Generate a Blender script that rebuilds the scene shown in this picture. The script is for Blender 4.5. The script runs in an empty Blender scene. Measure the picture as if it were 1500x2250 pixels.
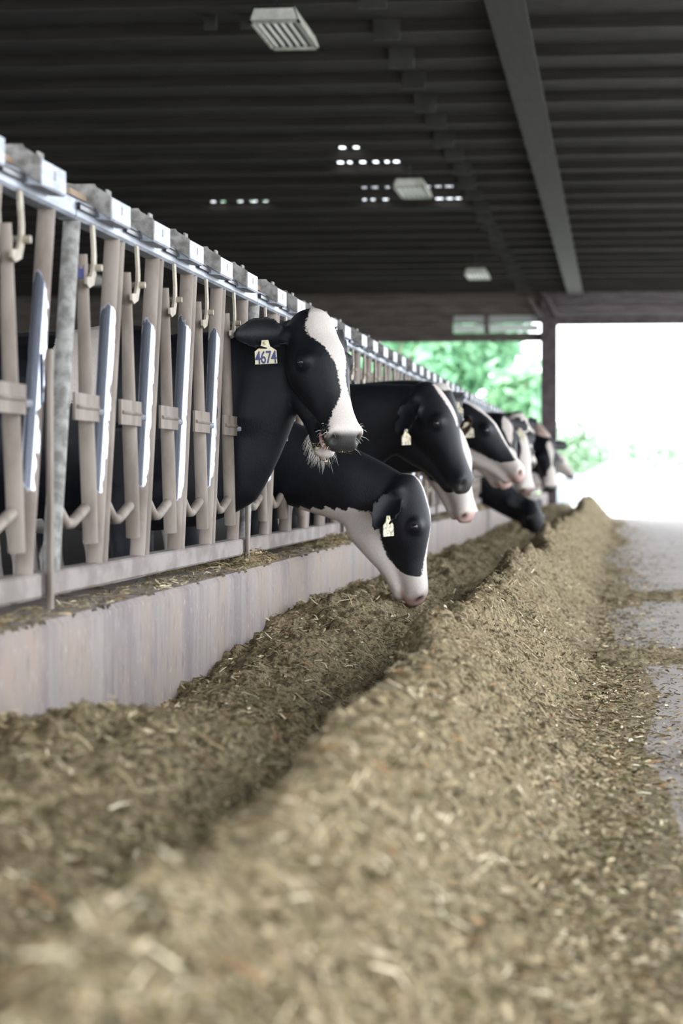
import bpy, bmesh, math, random
import numpy as np
from mathutils import Vector, Matrix

random.seed(7); rng = np.random.default_rng(7)
scene = bpy.context.scene
COL = scene.collection
PI = math.pi

# ------------------------------------------------------------------ camera
FPX = 5200.0; HCAM = 0.87
PITCH = math.atan(82 / FPX); YAW = math.atan(610 / FPX * math.cos(PITCH))
cam_data = bpy.data.cameras.new('camera'); cam = bpy.data.objects.new('camera', cam_data); COL.objects.link(cam)
cam.location = (0, 0, HCAM); cam.rotation_euler = (PI / 2 - PITCH, 0, YAW)
cam_data.sensor_fit = 'VERTICAL'; cam_data.sensor_height = 22.3; cam_data.sensor_width = 14.87
cam_data.lens = FPX / 2250 * 22.3
cam_data.clip_start = 0.05; cam_data.clip_end = 400
cam_data.dof.use_dof = True; cam_data.dof.focus_distance = 9.1; cam_data.dof.aperture_fstop = 1.9
scene.camera = cam

# ------------------------------------------------------------------ sky, light, exposure
world = bpy.data.worlds.new('overcast_sky'); scene.world = world; world.use_nodes = True
wn = world.node_tree.nodes; wl = world.node_tree.links
bg = wn['Background']; bg.inputs['Color'].default_value = (0.93, 0.975, 1.04, 1); bg.inputs['Strength'].default_value = 3.6
sun_data = bpy.data.lights.new('sun', 'SUN'); sun_data.energy = 3.0; sun_data.angle = math.radians(4); sun_data.color = (1.0, 0.97, 0.9)
sun = bpy.data.objects.new('sun', sun_data); COL.objects.link(sun); sun.rotation_euler = (math.radians(14), math.radians(-30), 0)
vs = scene.view_settings
vs.view_transform = 'Standard'; vs.look = 'None'; vs.gamma = 1.0; vs.use_curve_mapping = False; vs.exposure = 0.85
scene.cycles.max_bounces = 6; scene.cycles.diffuse_bounces = 4; scene.cycles.glossy_bounces = 3
scene.cycles.transmission_bounces = 3; scene.cycles.sample_clamp_indirect = 8.0
scene.cycles.caustics_reflective = False; scene.cycles.caustics_refractive = False
scene.cycles.use_denoising = True

# ------------------------------------------------------------------ photo pixel -> point at a real depth
_c, _s, _ct, _st = math.cos(YAW), math.sin(YAW), math.cos(PITCH), math.sin(PITCH)
CF = np.array((-_s * _ct, _c * _ct, -_st)); CR = np.array((_c, _s, 0.0)); CU = np.cross(CR, CF)
def at_y(px, py, Y):
    d = CF + (px - 750) / FPX * CR + (1125 - py) / FPX * CU
    t = Y / d[1]
    return np.array((d[0] * t, Y, HCAM + d[2] * t))

# ------------------------------------------------------------------ helpers: shapes
class MB:
    """collects closed shapes; build() links them as ONE mesh object"""
    def __init__(self): self.v = []; self.f = []; self.m = []; self.mi = 0
    def add(self, vs_, fs_):
        o = len(self.v); self.v += [tuple(map(float, p)) for p in vs_]
        self.f += [tuple(i + o for i in f) for f in fs_]; self.m += [self.mi] * len(fs_); return self
    def box(self, x0, x1, y0, y1, z0, z1):
        v = [(x, y, z) for x in (x0, x1) for y in (y0, y1) for z in (z0, z1)]
        return self.add(v, [(0, 1, 3, 2), (4, 6, 7, 5), (0, 4, 5, 1), (2, 3, 7, 6), (0, 2, 6, 4), (1, 5, 7, 3)])
    def prism(self, poly, axis, a0, a1):
        """polygon in the two other axes, extruded along axis 0/1/2"""
        n = len(poly); vs_ = []
        for a in (a0, a1):
            for p in poly:
                q = list(p); q.insert(axis, a); vs_.append(q)
        fs_ = [tuple(range(n)), tuple(range(2 * n - 1, n - 1, -1))]
        fs_ += [(i, (i + 1) % n, n + (i + 1) % n, n + i) for i in range(n)]
        return self.add(vs_, fs_)
    def tube(self, pts, rad, n=12):
        pts = [np.array(p, float) for p in pts]
        if not hasattr(rad, '__len__'): rad = [rad] * len(pts)
        rings = []; up = None
        for i, p in enumerate(pts):
            t = pts[min(i + 1, len(pts) - 1)] - pts[max(i - 1, 0)]; t /= np.linalg.norm(t)
            if up is None:
                up = np.array((1.0, 0, 0)) if abs(t[0]) < .9 else np.array((0, 0, 1.0))
            up = up - t * up.dot(t); up /= np.linalg.norm(up)
            b = np.cross(t, up)
            rings.append([p + rad[i] * (math.cos(2 * PI * k / n) * up + math.sin(2 * PI * k / n) * b) for k in range(n)])
        return self.loft(rings)
    def loft(self, rings):
        n = len(rings[0]); vs_ = [p for r in rings for p in r]; fs_ = []
        for i in range(len(rings) - 1):
            for k in range(n):
                a = i * n + k; b = i * n + (k + 1) % n
                fs_.append((a, b, b + n, a + n))
        fs_.append(tuple(range(n - 1, -1, -1))); fs_.append(tuple(range((len(rings) - 1) * n, len(rings) * n)))
        return self.add(vs_, fs_)
    def sphere(self, c, r, nu=12, nv=8, sc=(1, 1, 1)):
        rings = []
        for i in range(nv + 1):
            a = -PI / 2 + PI * min(max(i, .12), nv - .12) / nv
            rings.append([(c[0] + sc[0] * r * math.cos(a) * math.cos(2 * PI * k / nu), c[1] + sc[1] * r * math.cos(a) * math.sin(2 * PI * k / nu), c[2] + sc[2] * r * math.sin(a)) for k in range(nu)])
        return self.loft(rings)
    def mesh(self, name, mats=(), smooth=False):
        me = bpy.data.meshes.new(name); me.from_pydata(self.v, [], self.f)
        for m in (mats if isinstance(mats, (list, tuple)) else [mats]): me.materials.append(m)
        if any(self.m): me.polygons.foreach_set('material_index', self.m)
        bm = bmesh.new(); bm.from_mesh(me); bmesh.ops.recalc_face_normals(bm, faces=bm.faces); bm.to_mesh(me); bm.free()
        if smooth:
            me.polygons.foreach_set('use_smooth', [True] * len(me.polygons))
            try: me.set_sharp_from_angle(angle=math.radians(40))
            except Exception: pass
        me.update(); return me
    def build(self, name, mats, parent=None, smooth=False, kind=None, bevel=0):
        o = bpy.data.objects.new(name, self.mesh(name, mats, smooth)); COL.objects.link(o)
        if parent is not None: o.parent = parent
        if kind: o['kind'] = kind
        if bevel:
            b = o.modifiers.new('bevel', 'BEVEL'); b.width = bevel; b.segments = 2; b.limit_method = 'ANGLE'
        return o

def empty(name, loc=(0, 0, 0)):
    o = bpy.data.objects.new(name, None); o.location = loc; o.empty_display_size = .1; COL.objects.link(o); return o
def tag(o, label=None, cat=None, group=None, kind=None):
    if label: o['label'] = label
    if cat: o['category'] = cat
    if group: o['group'] = group
    if kind: o['kind'] = kind
    return o
def copy_tree(o, parent=None):
    c = o.copy(); COL.objects.link(c)
    if parent is not None: c.parent = parent
    for ch in list(o.children): copy_tree(ch, c)
    return c
def raw_mesh(name, V, Fidx, k, mat):
    """fast mesh from numpy: V (n,3), Fidx (m,k)"""
    me = bpy.data.meshes.new(name); V = np.asarray(V, np.float32); Fi = np.asarray(Fidx, np.int32)
    me.vertices.add(len(V)); me.vertices.foreach_set('co', V.ravel())
    me.loops.add(Fi.size); me.loops.foreach_set('vertex_index', Fi.ravel())
    me.polygons.add(len(Fi)); me.polygons.foreach_set('loop_start', np.arange(0, Fi.size, k, dtype=np.int32))
    try: me.polygons.foreach_set('loop_total', np.full(len(Fi), k, np.int32))
    except Exception: pass
    me.materials.append(mat); me.update(calc_edges=True); me.validate(); return me

# value noise in numpy
def _hash(ix, iy, iz, seed):
    h = (ix * 374761393 + iy * 668265263 + iz * 2147483647 + seed * 974634777) & 0xffffffff
    h = ((h ^ (h >> 13)) * 1274126177) & 0xffffffff
    return ((h ^ (h >> 16)) & 0xffff) / 65535.0
def vnoise(x, y, z=None, seed=0):
    x = np.asarray(x, float); y = np.asarray(y, float); z = np.zeros_like(x) if z is None else np.asarray(z, float)
    ix, iy, iz = np.floor(x).astype(np.int64), np.floor(y).astype(np.int64), np.floor(z).astype(np.int64)
    fx, fy, fz = x - ix, y - iy, z - iz
    fx, fy, fz = fx * fx * (3 - 2 * fx), fy * fy * (3 - 2 * fy), fz * fz * (3 - 2 * fz)
    r = 0
    for a in (0, 1):
        for b in (0, 1):
            for c in (0, 1):
                w = (fx if a else 1 - fx) * (fy if b else 1 - fy) * (fz if c else 1 - fz)
                r = r + w * _hash(ix + a, iy + b, iz + c, seed)
    return r * 2 - 1

# ------------------------------------------------------------------ helpers: materials
class NT:
    def __init__(self, name):
        self.mat = bpy.data.materials.new(name); self.mat.use_nodes = True
        self.n = self.mat.node_tree.nodes; self.l = self.mat.node_tree.links; self.b = self.n['Principled BSDF']
    def node(self, t, **kw):
        nd = self.n.new(t)
        for k, v in kw.items(): setattr(nd, k, v)
        return nd
    def val(self, sock, v):
        if isinstance(v, bpy.types.NodeSocket): self.l.new(v, sock)
        else: sock.default_value = v
    def math(self, op, a, b=0.0, c=None, clamp=False):
        nd = self.node('ShaderNodeMath', operation=op, use_clamp=clamp); self.val(nd.inputs[0], a); self.val(nd.inputs[1], b)
        if c is not None: self.val(nd.inputs[2], c)
        return nd.outputs[0]
    def sstep(self, v, lo, hi):
        nd = self.node('ShaderNodeMapRange', interpolation_type='SMOOTHSTEP'); self.val(nd.inputs[0], v)
        nd.inputs[1].default_value = lo; nd.inputs[2].default_value = hi; return nd.outputs[0]
    def mix(self, f, a, b):
        nd = self.node('ShaderNodeMix', data_type='RGBA'); self.val(nd.inputs[0], f)
        self.val(nd.inputs[6], a if isinstance(a, bpy.types.NodeSocket) else (*a, 1)); self.val(nd.inputs[7], b if isinstance(b, bpy.types.NodeSocket) else (*b, 1))
        return nd.outputs[2]
    def coord(self, kind='Object', scale=(1, 1, 1), rnd=False):
        tc = self.node('ShaderNodeTexCoord'); mp = self.node('ShaderNodeMapping'); mp.inputs['Scale'].default_value = scale
        self.l.new(tc.outputs[kind], mp.inputs[0])
        if rnd:
            oi = self.node('ShaderNodeObjectInfo'); mu = self.node('ShaderNodeVectorMath', operation='SCALE'); mu.inputs[0].default_value = (37, 91, 53)
            self.l.new(oi.outputs['Random'], mu.inputs['Scale']); self.l.new(mu.outputs[0], mp.inputs['Location'])
        return mp.outputs[0]
    def noise(self, vec, scale=5, detail=4, rough=.55):
        nd = self.node('ShaderNodeTexNoise'); self.l.new(vec, nd.inputs['Vector'])
        nd.inputs['Scale'].default_value = scale; nd.inputs['Detail'].default_value = detail; nd.inputs['Roughness'].default_value = rough
        return nd.outputs[0]
    def bump(self, h, strength=.3, dist=.01):
        nd = self.node('ShaderNodeBump'); nd.inputs['Strength'].default_value = strength; nd.inputs['Distance'].default_value = dist
        self.l.new(h, nd.inputs['Height']); self.l.new(nd.outputs[0], self.b.inputs['Normal'])
    def attr(self, name, out='Fac'):
        nd = self.node('ShaderNodeAttribute', attribute_name=name); return nd.outputs[out]
    def set(self, **kw):
        for k, v in kw.items():
            s = self.b.inputs[{'color': 'Base Color', 'rough': 'Roughness', 'metal': 'Metallic', 'spec': 'Specular IOR Level', 'sheen': 'Sheen Weight'}[k]]
            if isinstance(v, bpy.types.NodeSocket): self.l.new(v, s)
            elif k == 'color': s.default_value = (*v, 1)
            else: s.default_value = v
        return self.mat

def simple(name, c1, c2, scale=6, rough=.8, metal=0.0, bump=.15, stretch=(1, 1, 1), lo=.35, hi=.65, rnd=True):
    t = NT(name); v = t.coord('Object', stretch, rnd); n = t.noise(v, scale, 5)
    t.set(color=t.mix(t.sstep(n, lo, hi), c1, c2), rough=rough, metal=metal)
    if bump: t.bump(t.noise(v, scale * 6, 4), bump, .004)
    return t.mat

M = {}
M['floor'] = simple('worn_concrete_floor', (.25, .222, .20), (.34, .308, .282), 1.6, .75, bump=.25, rnd=False)
t = NT('stained_curb_concrete'); v = t.coord('Object', (1, 2.6, .30)); n = t.noise(v, 1.9, 5, .72); n2 = t.noise(t.coord('Object', (1, 1, .35)), 26, 4); n3 = t.noise(t.coord('Object'), 3.0, 4)
c = t.mix(t.sstep(n, .36, .66), (.165, .138, .138), (.25, .222, .202)); c = t.mix(t.sstep(n3, .42, .66), c, (.25, .198, .165))
c = t.mix(t.math('MULTIPLY', t.sstep(n2, .56, .72), .6), c, (.11, .095, .085)); c = t.mix(t.math('MULTIPLY', t.sstep(t.noise(t.coord('Object', (1, 1, .5)), 60, 3), .60, .72), .5), c, (.40, .37, .34))
t.set(color=c, rough=.85); t.bump(n2, .35, .004); M['curb'] = t.mat
M['ground'] = simple('gravel_yard', (.42, .43, .40), (.55, .55, .52), .6, .95, bump=.3, rnd=False)
M['grass'] = simple('mown_grass', (.20, .33, .12), (.32, .45, .18), .5, .95, bump=.3, rnd=False)
M['galv'] = simple('galvanised_steel', (.25, .275, .32), (.40, .435, .50), 22, .5, .25, .12, (1, .35, 1.6))
M['galv_dull'] = simple('mottled_galvanised_plate', (.13, .125, .115), (.27, .265, .25), 30, .7, .1, .15)
M['dusty'] = simple('dusty_pipe_steel', (.125, .099, .079), (.225, .19, .158), 9, .72, 0, .12, (1, 1, .35))
M['strap'] = simple('tan_strap_steel', (.26, .225, .17), (.38, .34, .27), 14, .6, 0, .1)
M['rod'] = simple('weathered_timber_rod', (.22, .15, .10), (.36, .28, .20), 12, .75, 0, .1, (1, .3, 1))
M['black_metal_and_shade'] = simple('dark_steel_and_rail_shade', (.015, .015, .02), (.05, .05, .055), 20, .3, .6, .05)  # slots and hanger rods, plus the painted shade strips on the top rail
M['blue'] = simple('blue_plastic', (.008, .012, .09), (.012, .018, .13), 10, .4, 0, 0)
M['post'] = simple('brown_painted_steel', (.055, .038, .045), (.10, .075, .08), 7, .6, 0, .1)
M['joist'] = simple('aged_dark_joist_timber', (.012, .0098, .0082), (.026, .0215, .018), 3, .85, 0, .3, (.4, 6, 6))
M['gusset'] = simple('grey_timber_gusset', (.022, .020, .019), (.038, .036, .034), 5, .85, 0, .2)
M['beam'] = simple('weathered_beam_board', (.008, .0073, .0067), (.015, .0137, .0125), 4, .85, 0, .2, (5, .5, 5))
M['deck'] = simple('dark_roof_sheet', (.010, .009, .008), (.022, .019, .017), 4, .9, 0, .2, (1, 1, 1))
M['siding'] = simple('brown_siding_board', (.075, .06, .052), (.13, .112, .10), 4, .85, 0, .2, (.5, 5, 5))
M['header'] = simple('door_header_steel', (.10, .085, .088), (.17, .15, .155), 5, .7, 0, .1, (.5, 4, 4))
M['lamp_body'] = simple('grimy_white_enamel', (.42, .42, .36), (.62, .63, .57), 9, .5, 0, .08)
M['lamp_tube'] = simple('frosted_lamp_tube', (.75, .76, .74), (.82, .83, .8), 5, .35, 0, 0)
M['lamp_slat'] = simple('dull_reflector', (.12, .12, .11), (.2, .2, .18), 5, .5, .3, 0)
M['shed_wall'] = simple('white_shed_boards', (.78, .78, .78), (.84, .84, .83), 3, .8, 0, .1)
M['shed_roof'] = simple('pale_shed_roof', (.55, .58, .62), (.66, .68, .7), 3, .6, 0, .1)
M['shed_dark'] = simple('shed_door_grey', (.35, .38, .42), (.42, .45, .5), 3, .7, 0, .1)
M['bark'] = simple('tree_bark', (.12, .09, .07), (.2, .16, .12), 8, .9, 0, .3)
M['hoof'] = simple('dark_hoof', (.03, .027, .025), (.06, .055, .05), 9, .5, 0, .1)
M['tag_yellow'] = simple('cream_ear_tag', (.58, .52, .34), (.66, .60, .43), 40, .5, 0, 0, rnd=False)
t = NT('smudged_ear_tag'); n = t.noise(t.coord('Object'), 55, 2); t.set(color=t.mix(t.sstep(n, .48, .60), (.60, .54, .38), (.24, .225, .20)), rough=.5); M['tag_smudge'] = t.mat
t = NT('tag_ink'); t.set(color=(.02, .03, .12), rough=.5); M['ink'] = t.mat
t = NT('dark_eye'); t.set(color=(.012, .011, .014), rough=.06); M['eye'] = t.mat
t = NT('pink_gum'); t.set(color=(.55, .30, .30), rough=.35); M['gum'] = t.mat
t = NT('white_whisker'); t.set(color=(.80, .77, .70), rough=.6); M['whisker'] = t.mat
t = NT('translucent_sheet'); v = t.coord('Object', (6, 6, 1)); n = t.noise(v, 3, 3)
t.set(color=t.mix(n, (.46, .48, .46), (.62, .64, .62)), rough=.4); t.b.inputs['Transmission Weight'].default_value = .35; M['clear_sheet'] = t.mat

# polished / dirty stanchion pipe: neck-worn bright steel through old paint
t = NT('neck_worn_pipe'); pos = t.node('ShaderNodeTexCoord').outputs['Object']
sp = t.node('ShaderNodeSeparateXYZ'); t.l.new(pos, sp.inputs[0]); z = sp.outputs[2]
nrm = t.node('ShaderNodeTexCoord').outputs['Normal']; sn = t.node('ShaderNodeSeparateXYZ'); t.l.new(nrm, sn.inputs[0])
v = t.coord('Object', (1, 1, .45), True); n = t.noise(v, 26, 4); nb = t.noise(t.coord('Object', (1, 1, .6), True), 9, 3)
face = t.math('ADD', t.math('MULTIPLY', sn.outputs[0], -.22), t.math('MULTIPLY', sn.outputs[1], -.95))
zone = t.math('MULTIPLY', t.sstep(z, .70, .92), t.sstep(z, 1.52, 1.30))
oi = t.node('ShaderNodeObjectInfo'); wear = t.math('MULTIPLY_ADD', oi.outputs['Random'], .35, -.05)
m_ = t.math('ADD', t.math('ADD', t.math('MULTIPLY', face, .38), t.math('MULTIPLY', zone, .85)), t.math('MULTIPLY_ADD', nb, .9, -1.08))
m_ = t.math('ADD', m_, t.math('MULTIPLY_ADD', n, .8, -.40)); m_ = t.math('SUBTRACT', m_, wear)
pol = t.sstep(m_, -.02, .05)
dirt = t.mix(t.sstep(t.noise(v, 10, 4), .35, .65), (.13, .10, .08), (.22, .182, .155))
t.set(color=t.mix(pol, dirt, (.46, .50, .60)), rough=t.math('MULTIPLY_ADD', pol, -.50, .72), metal=t.math('MULTIPLY', pol, .95)); M['worn'] = t.mat

# cow coat driven by attributes painted per animal
t = NT('cow_coat'); vec = t.coord('Object'); nE = t.noise(vec, 95, 3, .7); nF = t.noise(t.coord('Object', (1, 1, .28)), 330, 2, .6); nB = t.noise(vec, 9, 4)
w = t.sstep(t.math('ADD', t.attr('white'), t.math('MULTIPLY_ADD', nE, .028, -.014)), -.004, .004)
black = t.mix(t.sstep(nB, .35, .7), (.0024, .0028, .0046), (.0052, .0058, .0088))
white = t.mix(nF, (.40, .345, .31), (.66, .61, .57)); white = t.mix(t.math('MULTIPLY', t.sstep(nB, .5, .75), .5), white, (.50, .40, .34))
coat = t.mix(w, black, white); coat = t.mix(t.attr('brown'), coat, (.16, .09, .06))
skin = t.mix(t.attr('pink'), (.032, .030, .029), (.55, .36, .32)); sk = t.attr('skin')
t.set(color=t.mix(sk, coat, skin), rough=t.math('MULTIPLY_ADD', sk, -.10, .52), spec=.24); t.b.inputs['Sheen Weight'].default_value = .02; t.b.inputs['Sheen Roughness'].default_value = .4
t.bump(nF, .35, .004); M['coat'] = t.mat

# chopped feed
def feed_mat(name, gain):
    t = NT(name); vec = t.coord('Object'); a = t.noise(vec, 60, 4, .7); b = t.noise(vec, 5, 4); cn = t.noise(t.coord('Object', (1, 1, 1)), 190, 2)
    col = t.mix(t.sstep(a, .36, .62), (.065 * gain, .050 * gain, .025 * gain), (.33 * gain, .265 * gain, .152 * gain))
    col = t.mix(t.math('MULTIPLY', t.sstep(b, .45, .7), .45), col, (.27 * gain, .20 * gain, .12 * gain)); col = t.mix(t.math('MULTIPLY', t.sstep(cn, .60, .72), .6), col, (.50 * gain, .43 * gain, .29 * gain))
    t.set(color=col, rough=.92, spec=.2); t.bump(a, .9, .012); return t.mat
M['feed'] = feed_mat('chopped_silage', .85)
t = NT('straw_bits'); oc = t.attr('tint', 'Color'); t.set(color=oc, rough=.75, spec=.3); M['bits'] = t.mat
def leaf_mat(name, c1, c2):
    t = NT(name); n = t.noise(t.coord('Object'), 1.2, 3); c = t.mix(t.sstep(n, .35, .65), c1, c2); t.set(color=c, rough=.6)
    tr = t.node('ShaderNodeBsdfTranslucent'); t.l.new(c, tr.inputs[0]); mx = t.node('ShaderNodeMixShader'); mx.inputs[0].default_value = .4
    t.l.new(t.b.outputs[0], mx.inputs[1]); t.l.new(tr.outputs[0], mx.inputs[2]); t.l.new(mx.outputs[0], t.n['Material Output'].inputs[0]); return t.mat
M['leaf_a'] = leaf_mat('broad_leaf', (.13, .31, .18), (.24, .46, .27)); M['leaf_c'] = leaf_mat('washed_leaf', (.40, .56, .40), (.55, .70, .54)); M['leaf_b'] = leaf_mat('pale_leaf', (.22, .43, .27), (.36, .58, .36))

# ------------------------------------------------------------------ the setting
Y0, Y1 = -2.0, 48.0                 # near and far end of the barn
XL, XR = -17.0, 3.2                 # open sides
ZJ, ZD = 4.50, 4.60                 # underside of joists, roof sheets
MB().box(XL - .4, XR + .4, -7, Y1 + .6, -.12, 0).build('floor', M['floor'], kind='structure')
MB().box(-120, 120, -60, 200, -.30, -.10).build('ground', M['ground'], kind='structure')
MB().box(-120, -3.0, 60, 190, -.12, -.05).build('lawn', M['grass'], kind='structure')
# feed curb the cattle lean over
cb = MB(); cb.prism([(-1.42, -.02), (-1.42, .485), (-1.435, .502), (-1.70, .502), (-1.72, .485), (-1.72, -.02)], 1, -3, Y1 - .5)
cb.build('wall_left', M['curb'], kind='structure')
MB().box(XL, -1.72, -3, Y1, 0, .08).build('pen_floor', simple('wet_manured_floor', (.014, .012, .010), (.04, .034, .028), 2, .6, bump=.3, rnd=False), kind='structure')

# roof: sheets with a few lifted laps where daylight shows
ceil = empty('ceiling'); ceil['kind'] = 'structure'
joist_y = [19.4 + 1.27 * k for k in range(-16, 23)]
holes = []                                                     # (x0,x1,y0,y1)
def lap(px_list, py, w=10, h=.10):
    for px in px_list:
        d = CF + (px - 750) / FPX * CR + (1125 - py) / FPX * CU; tt = (ZD - HCAM) / d[2]; X, Y = d[0] * tt, d[1] * tt
        jy = min((j for j in joist_y), key=lambda j: abs(j - .10 - Y)); ww = .8 * w / FPX * Y
        ww *= random.uniform(.55, 1.1); holes.append((X - ww / 2, X + ww / 2, jy - (.21 if py < 410 else .155), jy - .06))
lap((748, 779), 320, 22); lap((744, 765, 794, 823, 848, 869), 353, 17); lap((797, 821, 849), 409, 19); lap((938, 960, 984), 406, 20)
lap((796, 815, 843), 434, 14); lap((962, 985, 1004), 432, 18); lap((459, 475, 496, 514), 417, 13); lap((468, 490, 528, 558, 584), 443, 18)
rows = sorted({(h[2], h[3]) for h in holes}); ycuts = [Y0 - .6]
sh = MB(); y = Y0 - .6
def sheet(x0, x1, y0, y1): 
    MBs.box(x0, x1, y0, y1, ZD, ZD + .003)
MBs = MB()
for r0, r1 in rows:
    sheet(XL - .6, XR + .6, y, r0)
    hs = sorted(h for h in holes if (h[2], h[3]) == (r0, r1)); x = XL - .6
    for h in hs:
        if h[0] > x: sheet(x, h[0], r0, r1)
        x = max(x, h[1])
    sheet(x, XR + .6, r0, r1); y = r1
sheet(XL - .6, XR + .6, y, Y1 + .6)
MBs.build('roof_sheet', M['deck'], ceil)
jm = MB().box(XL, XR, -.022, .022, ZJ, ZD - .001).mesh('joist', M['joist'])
for k, jy in enumerate(joist_y):
    o = bpy.data.objects.new('joist', jm); COL.objects.link(o); o.parent = ceil; o.location = (0, jy, random.uniform(-.012, .0))
gm = MB().box(-.11, .11, -.018, .018, -.16, .05).mesh('gusset', M['gusset'])
for gx in (-1.88, 1.55):
    for jy in joist_y:
        if jy < 12: continue
        o = bpy.data.objects.new('gusset', gm); COL.objects.link(o); o.parent = ceil; o.location = (gx + random.uniform(-.02, .02), jy - .042, ZJ + .09 + random.uniform(-.02, .02))
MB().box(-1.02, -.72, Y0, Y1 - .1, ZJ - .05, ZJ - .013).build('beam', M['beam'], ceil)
# a couple of hanging splice boards near the front
for (bx, by) in ((-3.3, 19.0), (-3.0, 19.0)):
    MB().box(bx - .05, bx + .05, by - .02, by + .02, ZJ - .02, ZD - .005).build('splice_board', M['gusset'], ceil)

# far end: post, upper boards, sliding-door header
far = empty('wall_back'); far['kind'] = 'structure'
def fbox(name, mat, x0, x1, z0, z1, y0=Y1, y1=Y1 + .06): return MB().box(x0, x1, y0, y1, z0, z1).build(name, mat, far)
zz = 3.56
k = 0
while zz < ZD - .02:
    z1_ = min(zz + .185, ZD)
    if 1 <= k <= 2:
        fbox('siding_board', M['siding'], XL, -3.35, zz + .006, z1_ - .006, Y1 + .004 * (k % 2))
        fbox('window_sheet', M['clear_sheet'], -3.34, -2.72, zz + .02, z1_ - .02, Y1 + .01); fbox('window_sheet', M['clear_sheet'], -2.62, -1.62, zz + .02, z1_ - .02, Y1 + .01)
        fbox('mullion', M['siding'], -2.72, -2.62, zz, z1_)
    else: fbox('siding_board', M['siding'], XL, -1.57, zz + .006, z1_ - .006, Y1 + .004 * (k % 2))
    zz += .185; k += 1
for j, (za, zb, dy) in enumerate(((3.885, 4.02, -.05), (4.03, 4.17, .0), (4.18, 4.26, -.09), (4.27, 4.42, 0), (4.42, 4.63, .02))):
    fbox('door_header_rail', M['header'] if j else M['post'], -1.26, XR, za, zb, Y1 + dy)
fbox('siding_board', M['siding'], XL, -6.4, 0, 3.56); fbox('backing_board', M['deck'], XL, -3.36, 3.56, ZD, Y1 + .07, Y1 + .09); fbox('backing_board', M['deck'], -3.36, -1.57, 3.94, ZD, Y1 + .07, Y1 + .09); fbox('backing_board', M['deck'], -1.26, XR, 3.89, ZD, Y1 + .07, Y1 + .09)
MB().box(XL - .1, XL, Y0, Y1, 0, 1.2).box(XL - .1, XL, Y0, Y1, 2.4, ZD).build('wall_side', M['siding'], kind='structure')
fbox('column', M['post'], -1.575, -1.245, 0, ZJ + .1, Y1 - .12, Y1 + .10)
for x0_, x1_ in ((-1.57, -1.86), (-1.25, -1.50)):
    MB().tube([(x1_ + .05, Y1 - .2, 4.42), (x0_ + .02, Y1 - .2, 4.02)], .045, 6).build('brace', M['header'], far)
# side posts of the open long sides
for i, yy in enumerate(range(-1, 48, 7)):
    for sx in (XL + .15, XR - .15):
        o = MB().box(-.1, .1, -.1, .1, 0, ZJ).build('column', M['post'], kind='structure'); o.location = (sx, yy, 0)

# ------------------------------------------------------------------ headlock fence
XF = -1.53; PITCH_P = 3.334; UNIT = .626; TOPZ, BOTZ = 1.585, .61
def bar_mesh(name, mat, r, zt=TOPZ + .004, zb=BOTZ - .004, lean=-.26, n=14):
    m = MB(); m.tube([(0, lean * (1 - i / 5), zb + (zt - zb) * i / 5) for i in range(6)], r, n); return m.mesh(name, mat, True)
def add_part(name, me, parent, loc=(0, 0, 0)):
    o = bpy.data.objects.new(name, me); COL.objects.link(o); o.parent = parent; o.location = loc; return o
m_fixed = bar_mesh('fixed_bar', M['worn'], .0245)
m_side = bar_mesh('side_bar', M['dusty'], .0235)
m_galv = bar_mesh('end_bar', M['galv_dull'], .025)
p = MB(); p.tube([(0, .175, 1.50), (0, .190, 1.40), (0, .222, 1.10), (0, .232, 1.00), (0, .262, .82), (0, .282, .672)], [.016, .0175, .021, .0238, .0235, .0225], 14); m_pivot = p.mesh('pivot_bar', M['dusty'], True)
p = MB()                                                         # strap that hooks round the pivot at mid height
xs = .034; p.prism([(xs - .004, -.055), (xs + .004, -.055), (xs + .005, .245), (xs - .004, .262), (xs - .03, .268), (xs - .03, .260), (xs - .008, .252), (xs - .004, .24)], 2, 1.022, 1.098)
p.tube([(xs + .006, -.04, 1.060), (xs + .006, .23, 1.060)], .006, 6); m_bracket = p.mesh('pivot_bracket', M['dusty'])
p = MB(); p.tube([(xs + .0, .260, 1.05), (xs + .014, .268, 1.05)], .010, 8); m_bolt = p.mesh('bolt', M['galv'], True)
p = MB(); p.tube([(0, -.115, .79), (.004, -.07, .76), (.006, -.02, .735), (.006, .05, .735), (.004, .13, .75), (0, .245, .772)], .0165, 10); m_arm = p.mesh('support_arm', M['dusty'], True)
p = MB()                                                         # twin hanger straps at the head of the pivot bar
for dx in (-.03, .03):
    p.prism([(TOPZ, .20), (TOPZ, .245), (1.50, .262), (1.44, .258), (1.405, .225), (1.395, .175), (1.41, .14), (1.425, .175), (1.45, .205), (1.50, .225)], 0, dx - .004, dx + .004) if False else p.prism([(.20, TOPZ), (.235, TOPZ), (.255, 1.50), (.25, 1.45), (.225, 1.415), (.16, 1.40), (.13, 1.41), (.13, 1.43), (.19, 1.435), (.215, 1.47), (.22, 1.51)], 0, dx - .004, dx + .004)
m_hanger = p.mesh('hanger_strap', M['strap'])
p = MB(); p.tube([(-.04, .245, 1.465), (.052, .245, 1.465)], .0105, 8); m_hbolt = p.mesh('bolt', M['strap'], True)
p = MB(); p.box(-.024, .012, .185, .205, 1.43, 1.50); m_blue = p.mesh('latch_insert', M['blue'])
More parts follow.
